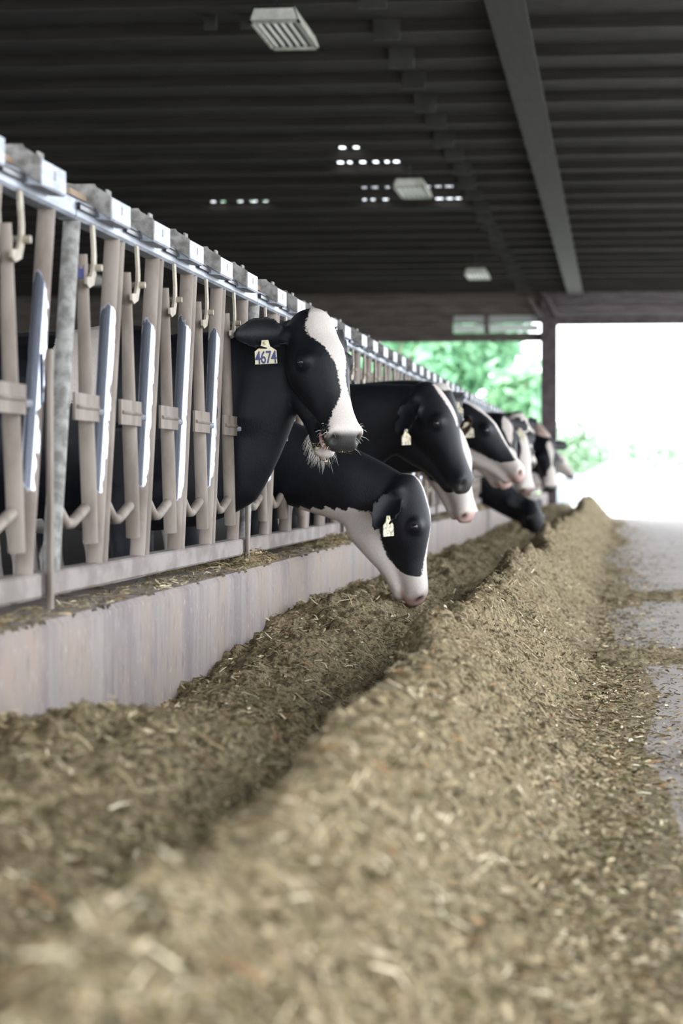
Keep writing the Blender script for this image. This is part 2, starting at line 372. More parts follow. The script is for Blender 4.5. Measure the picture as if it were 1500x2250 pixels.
# lock housing on the top rail (end plate + front box + keeper tab)
ZR0, ZR1 = 1.583, 1.642
p = MB(); p.prism([(-.10, ZR1 - .005), (-.095, ZR1 + .06), (-.07, ZR1 + .072), (-.03, ZR1 + .064), (.030, ZR1 + .064), (.036, ZR1 + .055), (.078, ZR1 + .03), (.078, ZR1 - .036), (.03, ZR1 - .005)], 1, -.385, -.377); m_plate = p.mesh('end_plate', M['galv_dull'])
p = MB(); p.prism([(.034, ZR1 - .036), (.076, ZR1 - .040), (.080, ZR1 - .034), (.080, ZR1 + .026), (.034, ZR1 + .03)], 1, -.376, -.115)
p.prism([(-.05, ZR1), (.033, ZR1), (.033, ZR1 + .052), (-.05, ZR1 + .052)], 1, -.37, -.26); m_house = p.mesh('lock_housing', M['galv'])
p = MB(); p.box(.0801, .0812, -.245, -.228, ZR1 - .012, ZR1 + .012); m_slot = p.mesh('keyhole_slot', M['black_metal_and_shade'])
p = MB(); p.prism([(-.24, ZR1 + .03), (-.175, ZR1 + .03), (-.18, ZR1 + .066), (-.235, ZR1 + .066)], 0, .03, .036); m_tab = p.mesh('keeper_tab', M['galv_dull'])
p = MB(); p.prism([(.036, ZR1 - .012), (.044, ZR1 - .022), (.044, ZR1 - .034), (.036, ZR1 - .03)], 1, -.62, -.385); m_shade = p.mesh('rail_shade_strip', M['black_metal_and_shade'])  # added dark strip, stands in for the shading of the rail under the housing
LR = PITCH_P - .012
p = MB(); p.prism([(-.03, ZR0 + .008), (-.022, ZR0), (.022, ZR0), (.03, ZR0 + .008), (.03, ZR1 - .008), (.022, ZR1), (-.022, ZR1), (-.03, ZR1 - .008)], 1, 0, LR); m_trail = p.mesh('top_rail', M['galv'])
p = MB(); p.prism([(-.03, .553), (-.024, .546), (.024, .546), (.03, .553), (.03, .606), (.024, .612), (-.024, .612), (-.03, .606)], 1, 0, LR - .02); m_brail = p.mesh('bottom_rail', simple('grimy_rail_steel', (.135, .112, .10), (.225, .195, .18), 10, .7, 0, .15, (1, .5, 1)))
p = MB()
for a, b in ((.02, 1.05), (1.12, 2.2), (2.28, 3.28)): p.box(-.012, .012, a, b, ZR1 + .012, ZR1 + .03)
m_rod = p.mesh('release_rod', M['rod'])

BASE0 = 6.447 - 3.334                                            # first stall's virtual bar of the first panel
def make_panel():
    root = empty('headlock_panel', (XF, 0, 0))                   # local y = 0 at the panel's own stall line
    add_part('top_rail', m_trail, root, (0, .02, 0)); add_part('bottom_rail', m_brail, root, (0, -.36, 0)); add_part('release_rod', m_rod, root, (-.005, .02, 0))
    add_part('end_bar', m_galv, root, (0, .09, 0))
    for k in range(5):
        y = UNIT * k
        pv = add_part('pivot_bar', m_pivot, root, (0.004, y + (.02 if k == 0 else 0), 0))
        b = add_part('pivot_bracket', m_bracket, root, (0, y + (.02 if k == 0 else 0), 0)); add_part('bolt', m_bolt, b)
        h = add_part('hanger_strap', m_hanger, root, (0, y, 0)); add_part('bolt', m_hbolt, h); add_part('latch_insert', m_blue, h)
        add_part('support_arm', m_arm, root, (0, y, 0))
        f = add_part('fixed_bar', m_fixed, root, (0, y + UNIT, 0))
        if k < 4: add_part('side_bar', m_side, root, (0, y + UNIT + .075, 0))
        hs = add_part('lock_housing', m_house, root, (0, y + UNIT, 0)); add_part('keyhole_slot', m_slot, hs); add_part('end_plate', m_plate, hs); add_part('keeper_tab', m_tab, hs); add_part('rail_shade_strip', m_shade, hs)
    return root
ORD = ['first', 'second', 'third', 'fourth', 'fifth', 'sixth', 'seventh', 'eighth', 'ninth', 'tenth', 'eleventh', 'twelfth', 'thirteenth']
special = {0: 'galvanized headlock fence panel cut off by the photo edge, nearest on the curb',
           1: 'galvanized headlock panel with five chrome-worn bars, just before the cow tagged 4674',
           2: 'galvanized headlock panel behind the heads of the three big black cows'}
proto = make_panel()
m_flange = MB().box(-.004, .004, -.012, .022, .515, 1.2).mesh('flange', M['dusty']); m_web = MB().box(-.010, -.004, -.006, .006, .503, 1.2).mesh('web', M['dusty'])
for i in range(13):
    o = proto if i == 0 else copy_tree(proto)
    o.location = (XF, BASE0 + PITCH_P * i, 0)
    tag(o, special.get(i, f'galvanized headlock fence panel, {ORD[i]} along the curb counted from the camera'), 'fence panel', 'headlock panels along the feed curb')
    ps = empty('fence_post', (-1.487, BASE0 + PITCH_P * i - .345, 0)); add_part('flange', m_flange, ps); add_part('web', m_web, ps)
    tag(ps, f'narrow dusty steel post at the near end of the {ORD[i]} headlock panel', 'post', 'steel posts between headlock panels')

# ------------------------------------------------------------------ feed
wy = np.array([0, 5.33, 6.57, 7.79, 9.68, 11.18, 18.1, 24, 60]); wz = np.array([.27, .274, .165, .174, .254, .285, .235, .238, .24])
def feed_z(X, Y):
    n1 = vnoise(Y * .45, X * 0 + 3.1, seed=1); n2 = vnoise(Y * 1.3, X * .9, seed=2); n3 = vnoise(X * 3.4, Y * 2.6, seed=3); n4 = vnoise(X * 9, Y * 8, seed=4); n5 = vnoise(X * 24, Y * 22, seed=5); n6 = vnoise(X * 60, Y * 55, seed=6)
    xc = -.52 + .05 * n1 + .05 * vnoise(Y * 1.1, X * 0 + 9.2, seed=8)
    hc = .425 + .03 * vnoise(Y * .8, X * 0 + 1.7, seed=9) + .09 * np.exp(-((Y - 38) / 5) ** 2)
    dx = X - xc
    wr = np.interp(Y, [3, 7, 11, 15, 20], [.27, .28, .26, .21, .22]) + .04 * vnoise(Y * .9, X * 0 + 5.5, seed=10)
    ridge = hc * np.where(dx > 0, np.exp(-(np.abs(dx) / wr) ** 1.55), np.exp(-(np.abs(dx) / .20) ** 2)) - .013
    toe = (-.002 + .035 * vnoise(Y * .75, X * 0 + 7.7, seed=11)) * np.exp(-(np.maximum(X - .02, 0) / .16) ** 2) - .012
    zw = np.interp(Y, wy, wz); s_ = np.clip((X + 1.42) / .64, 0, 1)
    mound = zw + .03 * np.sin(s_ * PI) - .10 * np.clip((X + 1.08) / .36, 0, 1) ** 1.3 - .25 * np.clip((X + .72) / .4, 0, 1)
    z = np.maximum(np.maximum(ridge, mound), toe) + .03 * np.exp(-((ridge - mound) / .05) ** 2) * (X < -.4)
    amp = np.clip(z / .12, 0, 1)
    return z + amp * (.035 * n2 * .6 + .032 * n3 + .028 * n4 + .020 * n5 + .011 * n6)
ny = []; y = 1.6
while y < 47.6: ny.append(y); y += max(.0026 * y, .008)
ny = np.array(ny); nx = np.linspace(-1.4185, .55, 176)
GX, GY = np.meshgrid(nx, ny); GZ = feed_z(GX, GY)
GX = GX + .006 * vnoise(GX * 40, GY * 40, seed=20) * ((GX > -1.4) & (GX < .5))
nr, nc = GX.shape; idx = np.arange(nr * nc).reshape(nr, nc)
F_ = np.stack([idx[:-1, :-1], idx[:-1, 1:], idx[1:, 1:], idx[1:, :-1]], -1).reshape(-1, 4)
keep = (np.max(GZ.ravel()[F_], axis=1) > -.004)
me = raw_mesh('silage_pile', np.stack([GX, GY, GZ], -1).reshape(-1, 3), F_[keep], 4, M['feed'])
me.polygons.foreach_set('use_smooth', [True] * len(me.polygons))
pile = bpy.data.objects.new('silage_pile', me); COL.objects.link(pile)
tag(pile, 'long windrow of olive brown chopped silage heaped along the curb', 'cattle feed', kind='stuff')

PAL = np.array([(.13, .10, .050), (.20, .155, .082), (.30, .24, .135), (.38, .30, .18), (.47, .39, .245), (.62, .53, .37), (.70, .63, .45), (.10, .09, .032), (.26, .15, .07)])
def bits(name, P, N, L, W, tint_p, lift=.5, tilt=.5):
    """P (n,3) points; bent slivers lying about on a surface with normals N"""
    n = len(P); th = rng.uniform(0, 2 * PI, n); d = np.stack([np.cos(th), np.sin(th), rng.normal(0, tilt, n)], -1)
    d -= N * (np.sum(d * N, 1) * rng.uniform(.3, 1.0, n))[:, None]; d /= np.linalg.norm(d, axis=1)[:, None]
    s = np.cross(N + rng.normal(0, .5, (n, 3)), d); s /= np.linalg.norm(s, axis=1)[:, None] + 1e-6; u = np.cross(d, s)
    u *= np.sign(np.sum(u * N, 1))[:, None] + 1e-9
    P = P + N * (W * lift)[:, None]; L_ = L[:, None]; W_ = W[:, None]; bend = u * (L * rng.uniform(-.05, .22, n))[:, None]
    V = np.stack([P - d * L_ / 2 - s * W_ / 2, P - d * L_ / 2 + s * W_ / 2, P + bend + s * W_ / 2, P + bend - s * W_ / 2, P + d * L_ / 2 + s * W_ * .35, P + d * L_ / 2 - s * W_ * .35], 1).reshape(-1, 3)
    b = np.arange(n)[:, None] * 6; F = np.concatenate([b + np.array([0, 1, 2, 3]), b + np.array([3, 2, 4, 5])], 0)
    me = raw_mesh(name, V, F, 4, M['bits'])
    c = PAL[rng.choice(len(PAL), n, p=tint_p)] * rng.uniform(.75, 1.25, (n, 1)); c = np.concatenate([c, np.ones((n, 1))], 1)
    at = me.attributes.new('tint', 'FLOAT_COLOR', 'POINT'); at.data.foreach_set('color', np.repeat(c, 6, 0).astype(np.float32).ravel())
    return me
def surf(X, Y):
    e = .02; z = feed_z(X, Y); N = np.stack([-(feed_z(X + e, Y) - z) / e, -(feed_z(X, Y + e) - z) / e, np.ones_like(z)], -1)
    return np.stack([X, Y, z], -1), N / np.linalg.norm(N, axis=1)[:, None]
nb = 190000; u_ = rng.random(nb); Yb = 1.9 * (46 / 1.9) ** (u_ ** 1.15); Xb = rng.uniform(-1.41, .33, nb)
P_, N_ = surf(Xb, Yb); ok = P_[:, 2] > .012; P_, N_ = P_[ok], N_[ok]; n = len(P_)
L_ = rng.lognormal(math.log(.013), .6, n).clip(.004, .07); W_ = (L_ * rng.uniform(.07, .32, n)).clip(.0013, .006)
o = bpy.data.objects.new('feed_bits', bits('feed_bits', P_, N_, L_, W_, [.2, .21, .18, .12, .07, .035, .015, .12, .05])); COL.objects.link(o); o.parent = pile; o['kind'] = 'stuff'
nb = 6000; Yb = 1.9 * (30 / 1.9) ** rng.random(nb); Xb = rng.uniform(-1.4, .3, nb); P_, N_ = surf(Xb, Yb); ok = P_[:, 2] > .03; P_, N_ = P_[ok], N_[ok]; n = len(P_)
L_ = rng.lognormal(math.log(.045), .45, n).clip(.02, .12); W_ = rng.uniform(.0016, .0042, n)
o = bpy.data.objects.new('straw_stalks', bits('straw_stalks', P_, N_, L_, W_, [0, 0, .1, .15, .3, .27, .14, .02, .02], .8, .6)); COL.objects.link(o); o.parent = pile; o['kind'] = 'stuff'
# crumbs strewn on the open floor, denser close to the windrow and in two dragged bands
nb = 36000; Yb = 3.2 * (46 / 3.2) ** rng.random(nb); Xb = -.12 + np.abs(rng.normal(0, .42, nb)); dens = np.exp(-(Xb / .22)) * .95 + .25 * np.exp(-((Yb - 11.6 - .5 * Xb) / .9) ** 2) + .35 * np.exp(-((Yb - 17.3) / .9) ** 2) + .06
ok = (rng.random(nb) < dens) & (Xb < 2.2); Xb, Yb = Xb[ok], Yb[ok]; n = len(Xb)
zc = np.maximum(feed_z(Xb, Yb), 0.0) + .002
L_ = rng.lognormal(math.log(.017), .5, n).clip(.006, .05); W_ = (L_ * rng.uniform(.15, .45, n)).clip(.002, .008)
o = bpy.data.objects.new('feed_crumbs', bits('feed_crumbs', np.stack([Xb, Yb, zc], -1), np.tile((0, 0, 1.0), (n, 1)), L_, W_, [.2, .2, .2, .12, .06, .03, .02, .13, .04], .5, .35)); COL.objects.link(o)
tag(o, 'loose brown feed crumbs strewn over the grey alley floor', 'feed crumbs', kind='stuff')
# dragged band of feed across the floor
bx, by = np.meshgrid(np.linspace(-.1, 1.6, 90), np.linspace(-1, 1, 60))
def band(name, yc, half, label):
    Y = yc + by * half + .25 * bx; hgt = .045 * np.clip(1 - by ** 2, 0, 1) * np.clip(1.25 - bx * .6, .2, 1) + .035 * vnoise(bx * 5, Y * 5, seed=31) + .02 * vnoise(bx * 19, Y * 19, seed=32) - .024
    i = np.arange(bx.size).reshape(bx.shape); F = np.stack([i[:-1, :-1], i[:-1, 1:], i[1:, 1:], i[1:, :-1]], -1).reshape(-1, 4); kp = np.max(hgt.ravel()[F], 1) > 0
    o = bpy.data.objects.new(name, raw_mesh(name, np.stack([bx, Y, hgt], -1).reshape(-1, 3), F[kp], 4, M['feed'])); COL.objects.link(o); tag(o, label, 'cattle feed', kind='stuff')
band('feed_spill', 11.2, .55, 'nearer thin band of spilled feed across the alley floor'); band('feed_spill', 16.8, .8, 'farther thin band of spilled feed across the alley floor')
# feed lying on top of the curb
nyc = np.arange(4.6, 40, .02); nxc = np.linspace(-1.70, -1.424, 22); CX, CY = np.meshgrid(nxc, nyc)
cz = .502 + .055 * np.clip(vnoise(CY * 1.15, CX * 2 + 4, seed=41) + .28 + .35 * vnoise(CY * 4, CX * 6, seed=42), 0, 1) * np.clip((-1.438 - CX) / .07, 0, 1) ** .7 - .004 + .012 * vnoise(CX * 30, CY * 22, seed=43) + .006 * vnoise(CX * 70, CY * 60, seed=44) - .004
i = np.arange(CX.size).reshape(CX.shape); F = np.stack([i[:-1, :-1], i[:-1, 1:], i[1:, 1:], i[1:, :-1]], -1).reshape(-1, 4); kp = np.max(cz.ravel()[F], 1) > .503
o = bpy.data.objects.new('curb_feed', raw_mesh('curb_feed', np.stack([CX, CY, cz], -1).reshape(-1, 3), F[kp], 4, M['feed'])); COL.objects.link(o); curbfeed = o
tag(o, 'leftover silage lying on top of the concrete curb under the fence', 'cattle feed', kind='stuff')
nb = 30000; Yb = 4.8 * (32 / 4.8) ** rng.random(nb); Xb = rng.uniform(-1.60, -1.425, nb)
hz = .502 + .055 * np.clip(vnoise(Yb * 1.15, Xb * 2 + 4, seed=41) + .28 + .35 * vnoise(Yb * 4, Xb * 6, seed=42), 0, 1) * np.clip((-1.438 - Xb) / .07, 0, 1) ** .7
ok = (hz > .509) | (rng.random(nb) < .12); Xb, Yb, hz = Xb[ok], Yb[ok], hz[ok]; n = len(Xb)
L_ = rng.lognormal(math.log(.021), .55, n).clip(.006, .09); W_ = (L_ * rng.uniform(.06, .22, n)).clip(.0014, .0045)
o = bpy.data.objects.new('straw_stalks', bits('curb_straw', np.stack([Xb, Yb, hz + .004], -1), np.tile((0, 0, 1.0), (n, 1)), L_, W_, [.16, .18, .19, .16, .11, .06, .02, .08, .04], .5, .5)); COL.objects.link(o); o.parent = curbfeed; o['kind'] = 'stuff'

# ------------------------------------------------------------------ cows
UPPER = [(-.030, -.045, -.10, .036), (-.018, -.010, -.14, .064), (.015, .012, -.175, .082), (.06, .024, -.20, .092), (.11, .032, -.21, .099), (.16, .036, -.21, .106), (.205, .034, -.205, .108), (.25, .022, -.19, .099), (.30, .008, -.168, .086),
         (.35, -.004, -.150, .075), (.40, -.009, -.136, .070), (.44, -.011, -.126, .073), (.48, -.013, -.122, .081), (.51, -.024, -.120, .082), (.535, -.044, -.116, .070), (.548, -.066, -.108, .048)]
JAW = [(.06, -.11, -.21, .045), (.10, -.12, -.245, .060), (.16, -.125, -.262, .068), (.23, -.125, -.246, .062), (.30, -.123, -.216, .053), (.36, -.122, -.195, .047), (.42, -.121, -.182, .048), (.465, -.121, -.177, .050), (.50, -.124, -.168, .042), (.515, -.13, -.155, .024)]
TORSO = [(-1.86, 1.28, 1.12, .06), (-1.80, 1.34, 1.00, .14), (-1.70, 1.38, .85, .22), (-1.55, 1.40, .74, .26), (-1.32, 1.39, .68, .28), (-1.0, 1.37, .62, .31), (-.72, 1.36, .60, .33), (-.48, 1.37, .62, .31), (-.28, 1.40, .65, .26), (-.12, 1.38, .68, .22), (.0, 1.28, .72, .17), (.08, 1.14, .80, .10)]
EAR_S = [(0, .34), (.12, .55), (.28, .88), (.45, 1.0), (.62, .97), (.78, .80), (.9, .55), (1.0, .16)]
XS, PENZ = -1.74, .08
def sring(wc, hh, hw, n, e=2.4, taper=0.0):
    r = []
    for k in range(n):
        a = 2 * PI * k / n; ca, sa = math.cos(a), math.sin(a)
        x = hw * math.copysign(abs(ca) ** (2 / e), ca); y = hh * math.copysign(abs(sa) ** (2 / e), sa)
        x *= 1 - taper * max(0, -y / hh); r.append((x, wc + y))
    return r
def bez(P, t): return (1 - t) ** 3 * P[0] + 3 * t * (1 - t) ** 2 * P[1] + 3 * t * t * (1 - t) * P[2] + t ** 3 * P[3]
def cow(Yc, poll, theta, phi, pattern, label, scale=1.0, roll=0, jaw=0, ears=None, voxel=.02, hm=.24, hw_body=1.0, tag_text=None, tags=(), pink=0.0, bulge=0.0, xs=XS, tag_n=(.25, -1, .05), group='black and white dairy cows feeding through the headlocks', graze=False, necklow=0.0, seed=0, tag_t=-.55, tag_sz=1.0, dew=.15, tag_out=.02, tag_s=.5, jd=1.12, hump=0.0):
    th, ph, ro = math.radians(theta), math.radians(phi), math.radians(roll)
    eu = np.array((math.sin(ph) * math.cos(th), -math.sin(ph) * math.sin(th), -math.cos(ph)))
    f = np.array((math.cos(th), -math.sin(th), 0.0)); ew = f - eu * f.dot(eu); ew /= np.linalg.norm(ew); ev = np.cross(ew, eu)
    ev, ew = ev * math.cos(ro) + ew * math.sin(ro), ew * math.cos(ro) - ev * math.sin(ro)
    base = np.array((xs, Yc, PENZ)); poll = np.array(poll)
    H = lambda u, v, w: poll + scale * (u * eu + v * ev + w * ew)
    mb = MB(); n = 26
    mb.loft([[H(u, v, w) for v, w in sring((a + b) / 2, (a - b) / 2, hw, n, 2.35, .12)] for u, a, b, hw in [(u, a + hump * max(0, 1 - max(0, u - .02) / .09), b, hw) for u, a, b, hw in UPPER]])
    ja = math.radians(jaw); hinge = (.12, -.13)
    def J(u, v, w):
        du, dw = u - hinge[0], w - hinge[1]; return H(hinge[0] + du * math.cos(ja) + dw * math.sin(ja), v, hinge[1] + dw * math.cos(ja) - du * math.sin(ja))
    mb.loft([[J(u, v, w) for v, w in sring((a + b_) / 2, (a - b_) / 2, hw, n, 2.3, .15)] for u, a, b_, hw in [(u, a, b * (1 + (jd - 1) * min(1, max(0, (.47 - u) / .2))), hw) for u, a, b, hw in JAW]])
    for sv in (-1, 1): mb.sphere(H(.20, sv * .083, -.026), .038 * scale); mb.sphere(H(.49, sv * .050, -.055), .036 * scale)
    # ears
    ears = ears or [((-.05, 1.0, -.35), (.55, .15, .8))] * 2
    earpt = {}
    for sv, (d, nr_) in zip((-1, 1), ears):
        d = np.array((d[0], d[1] * sv, d[2])); d /= np.linalg.norm(d); nr_ = np.array((nr_[0], nr_[1] * sv, nr_[2])); nr_ -= d * nr_.dot(d); nr_ /= np.linalg.norm(nr_); sd = np.cross(nr_, d)
        b0 = np.array((.045, sv * .070, -.085)); Wd, Ln, tk = .066, .225, max(.015, 1.25 * voxel / scale); ts = np.linspace(-1, 1, 9); fr = []; bk = []
        for s_, h in EAR_S:
            for t_ in ts:
                q = b0 + d * Ln * s_ + sd * Wd * h * t_ + nr_ * (.55 * Wd * h * t_ * t_ - .02 * (s_ - .3)); fr.append(q); bk.append(q - nr_ * tk * (1 - .55 * t_ * t_))
        earpt[sv] = lambda s_, t_, b0=b0, d=d, sd=sd, nr_=nr_: H(*(b0 + d * Ln * s_ + sd * Wd * t_ + nr_ * (.55 * Wd * t_ * t_)))
        R, C = len(EAR_S), len(ts); V = [H(*q) for q in fr + bk]; o_ = R * C; Fc = []
        for i in range(R - 1):
            for j in range(C - 1):
                a = i * C + j; Fc += [(a, a + 1, a + C + 1, a + C), (o_ + a, o_ + a + C, o_ + a + C + 1, o_ + a + 1)]
        for j in range(C - 1): Fc += [(j, o_ + j, o_ + j + 1, j + 1), ((R - 1) * C + j, (R - 1) * C + j + 1, o_ + (R - 1) * C + j + 1, o_ + (R - 1) * C + j)]
        for i in range(R - 1): Fc += [(i * C, i * C + C, o_ + i * C + C, o_ + i * C), (i * C + C - 1, o_ + i * C + C - 1, o_ + i * C + 2 * C - 1, i * C + 2 * C - 1)]
        mb.add(V, Fc)
        mb.sphere(H(.045, sv * .078, -.085), .036 * scale)
    # neck
    P0 = base + np.array((-.22, 0, 1.02 - necklow)); P3 = H(.10, 0, -.12); back = -ew * .8 - eu * .6; back /= np.linalg.norm(back)
    P1 = P0 + (P3 - P0) * .36 + np.array((0, -(P3 - P0)[1] * .30, bulge)); P2 = P3 + back * .15
    PB = [P0, P1, P2, P3]; nt = 18; NP = []; NL = []; NU = []; NH = []; rings = []
    for i in range(nt + 1):
        t = i / nt; p = bez(PB, t); T = bez(PB, min(t + .01, 1)) - bez(PB, max(t - .01, 0)); T /= np.linalg.norm(T)
        l = np.array((0, 1.0, 0)) * (1 - t) + ev * t; l -= T * l.dot(T); l /= np.linalg.norm(l); up = np.cross(T, l)
        hh = np.interp(t, [0, .38, .8, 1], [.34, hm, .155, .135 * scale]); hw = np.interp(t, [0, .3, .6, 1], [.165, .108, .102, .088 * scale])
        rings.append([p + l * v + up * w for v, w in [(a_, b_ * (1 + dew * math.sin(PI * min(1, .12 + t * .95)) ** .8) if b_ < 0 else b_) for a_, b_ in sring(0, hh, hw, 26, 2.1)]]); NP.append(p); NL.append(l); NU.append(up); NH.append(hh)
    mb.loft(rings)
    B = lambda x, y, z: base + np.array((x, y, z))
    mb.loft([[B(x, v * hw_body, w) for v, w in sring((a + b) / 2, (a - b) / 2, hw, 26, 2.2)] for x, a, b, hw in TORSO])
    for sv in (-1, 1):
        q = .155 * hw_body + .01
        mb.tube([B(-.22, sv * q, .98), B(-.20, sv * q, .72), B(-.21, sv * q, .55), B(-.20, sv * q, .42), B(-.21, sv * q, .22), B(-.205, sv * q, .11), B(-.18, sv * q, .04), B(-.17, sv * q, 0)], [.13, .085, .06, .052, .035, .042, .05, .062], 14)
        q = .165 * hw_body + .01
        mb.tube([B(-1.55, sv * q * .8, 1.05), B(-1.47, sv * q, .80), B(-1.60, sv * q, .60), B(-1.72, sv * q, .48), B(-1.69, sv * q, .28), B(-1.67, sv * q, .11), B(-1.64, sv * q, .04), B(-1.63, sv * q, 0)], [.20, .145, .085, .055, .037, .043, .05, .062], 14)
    mb.sphere(B(-1.38, 0, .60), .17, sc=(1.1, .95, .8))
    mb.tube([B(-1.84, 0, 1.28), B(-1.93, 0, 1.15), B(-1.95, 0, .8), B(-1.93, 0, .5)], [.04, .028, .026, .05], 10)
    tmp = mb.build('tmp', M['coat'])
    r = tmp.modifiers.new('r', 'REMESH'); r.mode = 'VOXEL'; r.voxel_size = voxel
    sm = tmp.modifiers.new('s', 'SMOOTH'); sm.factor = .5; sm.iterations = 10 if voxel < .013 else 4
    dg = bpy.context.evaluated_depsgraph_get(); me = bpy.data.meshes.new_from_object(tmp.evaluated_get(dg)); old = tmp.data; bpy.data.objects.remove(tmp); bpy.data.meshes.remove(old)
    N = len(me.vertices); co = np.empty(N * 3, np.float32); me.vertices.foreach_get('co', co); co = co.reshape(-1, 3).astype(float)
    no = np.empty(N * 3, np.float32); me.vertices.foreach_get('normal', no); no = no.reshape(-1, 3).astype(float)
    d = (co - poll) / scale; u, v, w = d @ eu, d @ ev, d @ ew
    nvw = no @ ew
    hd = (u > -.06) & (u < .62) & (w > -.36 if jaw else w > -.265 * jd) & (w < .08) & (np.abs(v) < .16)
    # nostrils (hole shade put into the skin colour), lids, jaw muscle
    dark = np.zeros(N)
    for sv in (-1, 1):
        q = np.exp(-(((u - .522) / .018) ** 2 + ((v - sv * .058) / .016) ** 2 + ((w + .050) / .026) ** 2)); co -= no * (q * .022 * scale * hd)[:, None]; dark += q
        rr = np.sqrt((u - .205) ** 2 + (v - sv * .116) ** 2 * .6 + (w + .026) ** 2); co += no * (np.exp(-((rr - .027) / .007) ** 2) * .002 * hd)[:, None]; co -= no * (np.exp(-(rr / .016) ** 2) * .003 * hd)[:, None]
    # loose throat skin and shoulder ripples
    co += no * (.004 * vnoise(co[:, 0] * 9, co[:, 1] * 9, co[:, 2] * 4, seed=seed + 50))[:, None]
    # nearest neck station
    best = np.full(N, 9.0); tn = np.zeros(N); upn = np.zeros(N)
    for i, (p, up) in enumerate(zip(NP, NU)):
        dd = np.linalg.norm(co - p, axis=1); k = dd < best; best[k] = dd[k]; tn[k] = i / nt; upn[k] = ((co - p) @ up)[k] / NH[i]
    L = co - base
    A = dict(u=u, v=v, w=w, head=hd, x=L[:, 0], y=L[:, 1], z=L[:, 2], t=tn, up=upn, n=vnoise(L[:, 0] * 14, L[:, 1] * 14, L[:, 2] * 14, seed=seed), N=N, ear=(np.abs(v) > .125) & (u < .2) & (w > -.3), torso=L[:, 0] < .02)
    white, brown = pattern(A)
    skin = np.clip((u - .497) / .02, 0, 1) * np.clip((w + .145) / .02, 0, 1) * hd; skin = np.maximum(skin, np.clip(dark * 1.6, 0, 1) * hd)
    skin = np.maximum(skin, hd * (u > .475) * np.exp(-((w + .122) / .012) ** 2))
    pk = np.clip(pink - dark * 1.5, 0, 1) if np.ndim(pink) else np.full(N, pink) * np.clip(1 - dark * 1.4, 0, 1)
    skin = np.where(A['ear'], 0, skin)
    co -= base
    me.vertices.foreach_set('co', co.astype(np.float32).ravel()); me.polygons.foreach_set('use_smooth', [True] * len(me.polygons))
    for nm, arr in (('white', white), ('brown', brown), ('skin', skin), ('pink', pk)):
        at = me.attributes.new(nm, 'FLOAT', 'POINT'); at.data.foreach_set('value', np.asarray(arr, np.float32))
    me.update(); me.name = 'body'
    root = empty('dairy_cow', base); tag(root, label, 'cow', group)
    body = bpy.data.objects.new('body', me); COL.objects.link(body); body.parent = root
    for sv in (-1, 1):
        e = MB().sphere(H(.205, sv * .1035, -.026) - base, .0195 * scale, 14, 10).build('eye', M['eye'], root, True)
    for sv in tags:
        top = earpt[sv](tag_s, tag_t); nrm = np.array(tag_n, float); nrm /= np.linalg.norm(nrm); dn = np.array((.06 * (1 if sv < 0 else -1), 0, -1.0)); dn -= nrm * dn.dot(nrm); dn /= np.linalg.norm(dn); sx = np.cross(dn, nrm) * -1
        top = top + nrm * tag_out - dn * .012; k = tag_sz * scale
        poly = [(-.012, .0), (.012, .0), (.018, .024), (.040, .040), (.041, .088), (-.041, .088), (-.040, .040), (-.018, .024)]
        m_ = MB(); fr = [top + k * (a * sx + b * dn) + nrm * .002 - base for a, b in poly]; bk = [top + k * (a * sx + b * dn) - nrm * .002 - base for a, b in poly]; nn = len(poly)
        m_.add(fr + bk, [tuple(range(nn)), tuple(range(2 * nn - 1, nn - 1, -1))] + [(i, (i + 1) % nn, nn + (i + 1) % nn, nn + i) for i in range(nn)])
        et = m_.build('ear_tag', M['tag_yellow'] if tag_text else M['tag_smudge'], root)
        et['label'] = 'cream ear tag with number ' + tag_text if tag_text else 'cream plastic ear tag'
        MB().sphere(top + k * .010 * dn + nrm * .003 - base, .007, 8, 6).build('button', M['tag_yellow'], et, True)
        if tag_text:
            cu = bpy.data.curves.new('txt', 'FONT'); cu.body = tag_text; cu.size = .052 * k; cu.align_x = 'CENTER'; cu.align_y = 'CENTER'; cu.extrude = .0004; cu.offset = .0010; cu.space_character = .92; cu.resolution_u = 3
            ob = bpy.data.objects.new('txt', cu); COL.objects.link(ob); dg = bpy.context.evaluated_depsgraph_get(); tm = bpy.data.meshes.new_from_object(ob.evaluated_get(dg)); bpy.data.objects.remove(ob)
            c0 = top + k * .066 * dn + nrm * .0026 - base; Mx = Matrix([[*sx], [*(-dn)], [*nrm]]).transposed().to_4x4(); Mx.translation = Vector(c0); tm.transform(Mx @ Matrix.Diagonal((.82, 1.25, 1, 1)))
            tm.materials.clear(); tm.materials.append(M['ink']); o = bpy.data.objects.new('tag_number', tm); COL.objects.link(o); o.parent = et
    return dict(root=root, body=body, H=H, J=J, co=co, no=no, A=A, eu=eu, ev=ev, ew=ew, base=base)

def torso_patch(A, seed, thr=.15, fx=2.0):
    return vnoise(A['x'] * fx + seed, A['y'] * 1.6 + seed, A['z'] * 1.7, seed=seed) * .3 - thr * .3
def blend(A, headw, neckw, torsow):
    r = np.where(A['torso'], torsow, neckw); r = np.where(A['head'] & (A['t'] > .8), headw, r); return np.where(A['ear'], -.1, r)
Z = lambda A: np.zeros(A['N'])

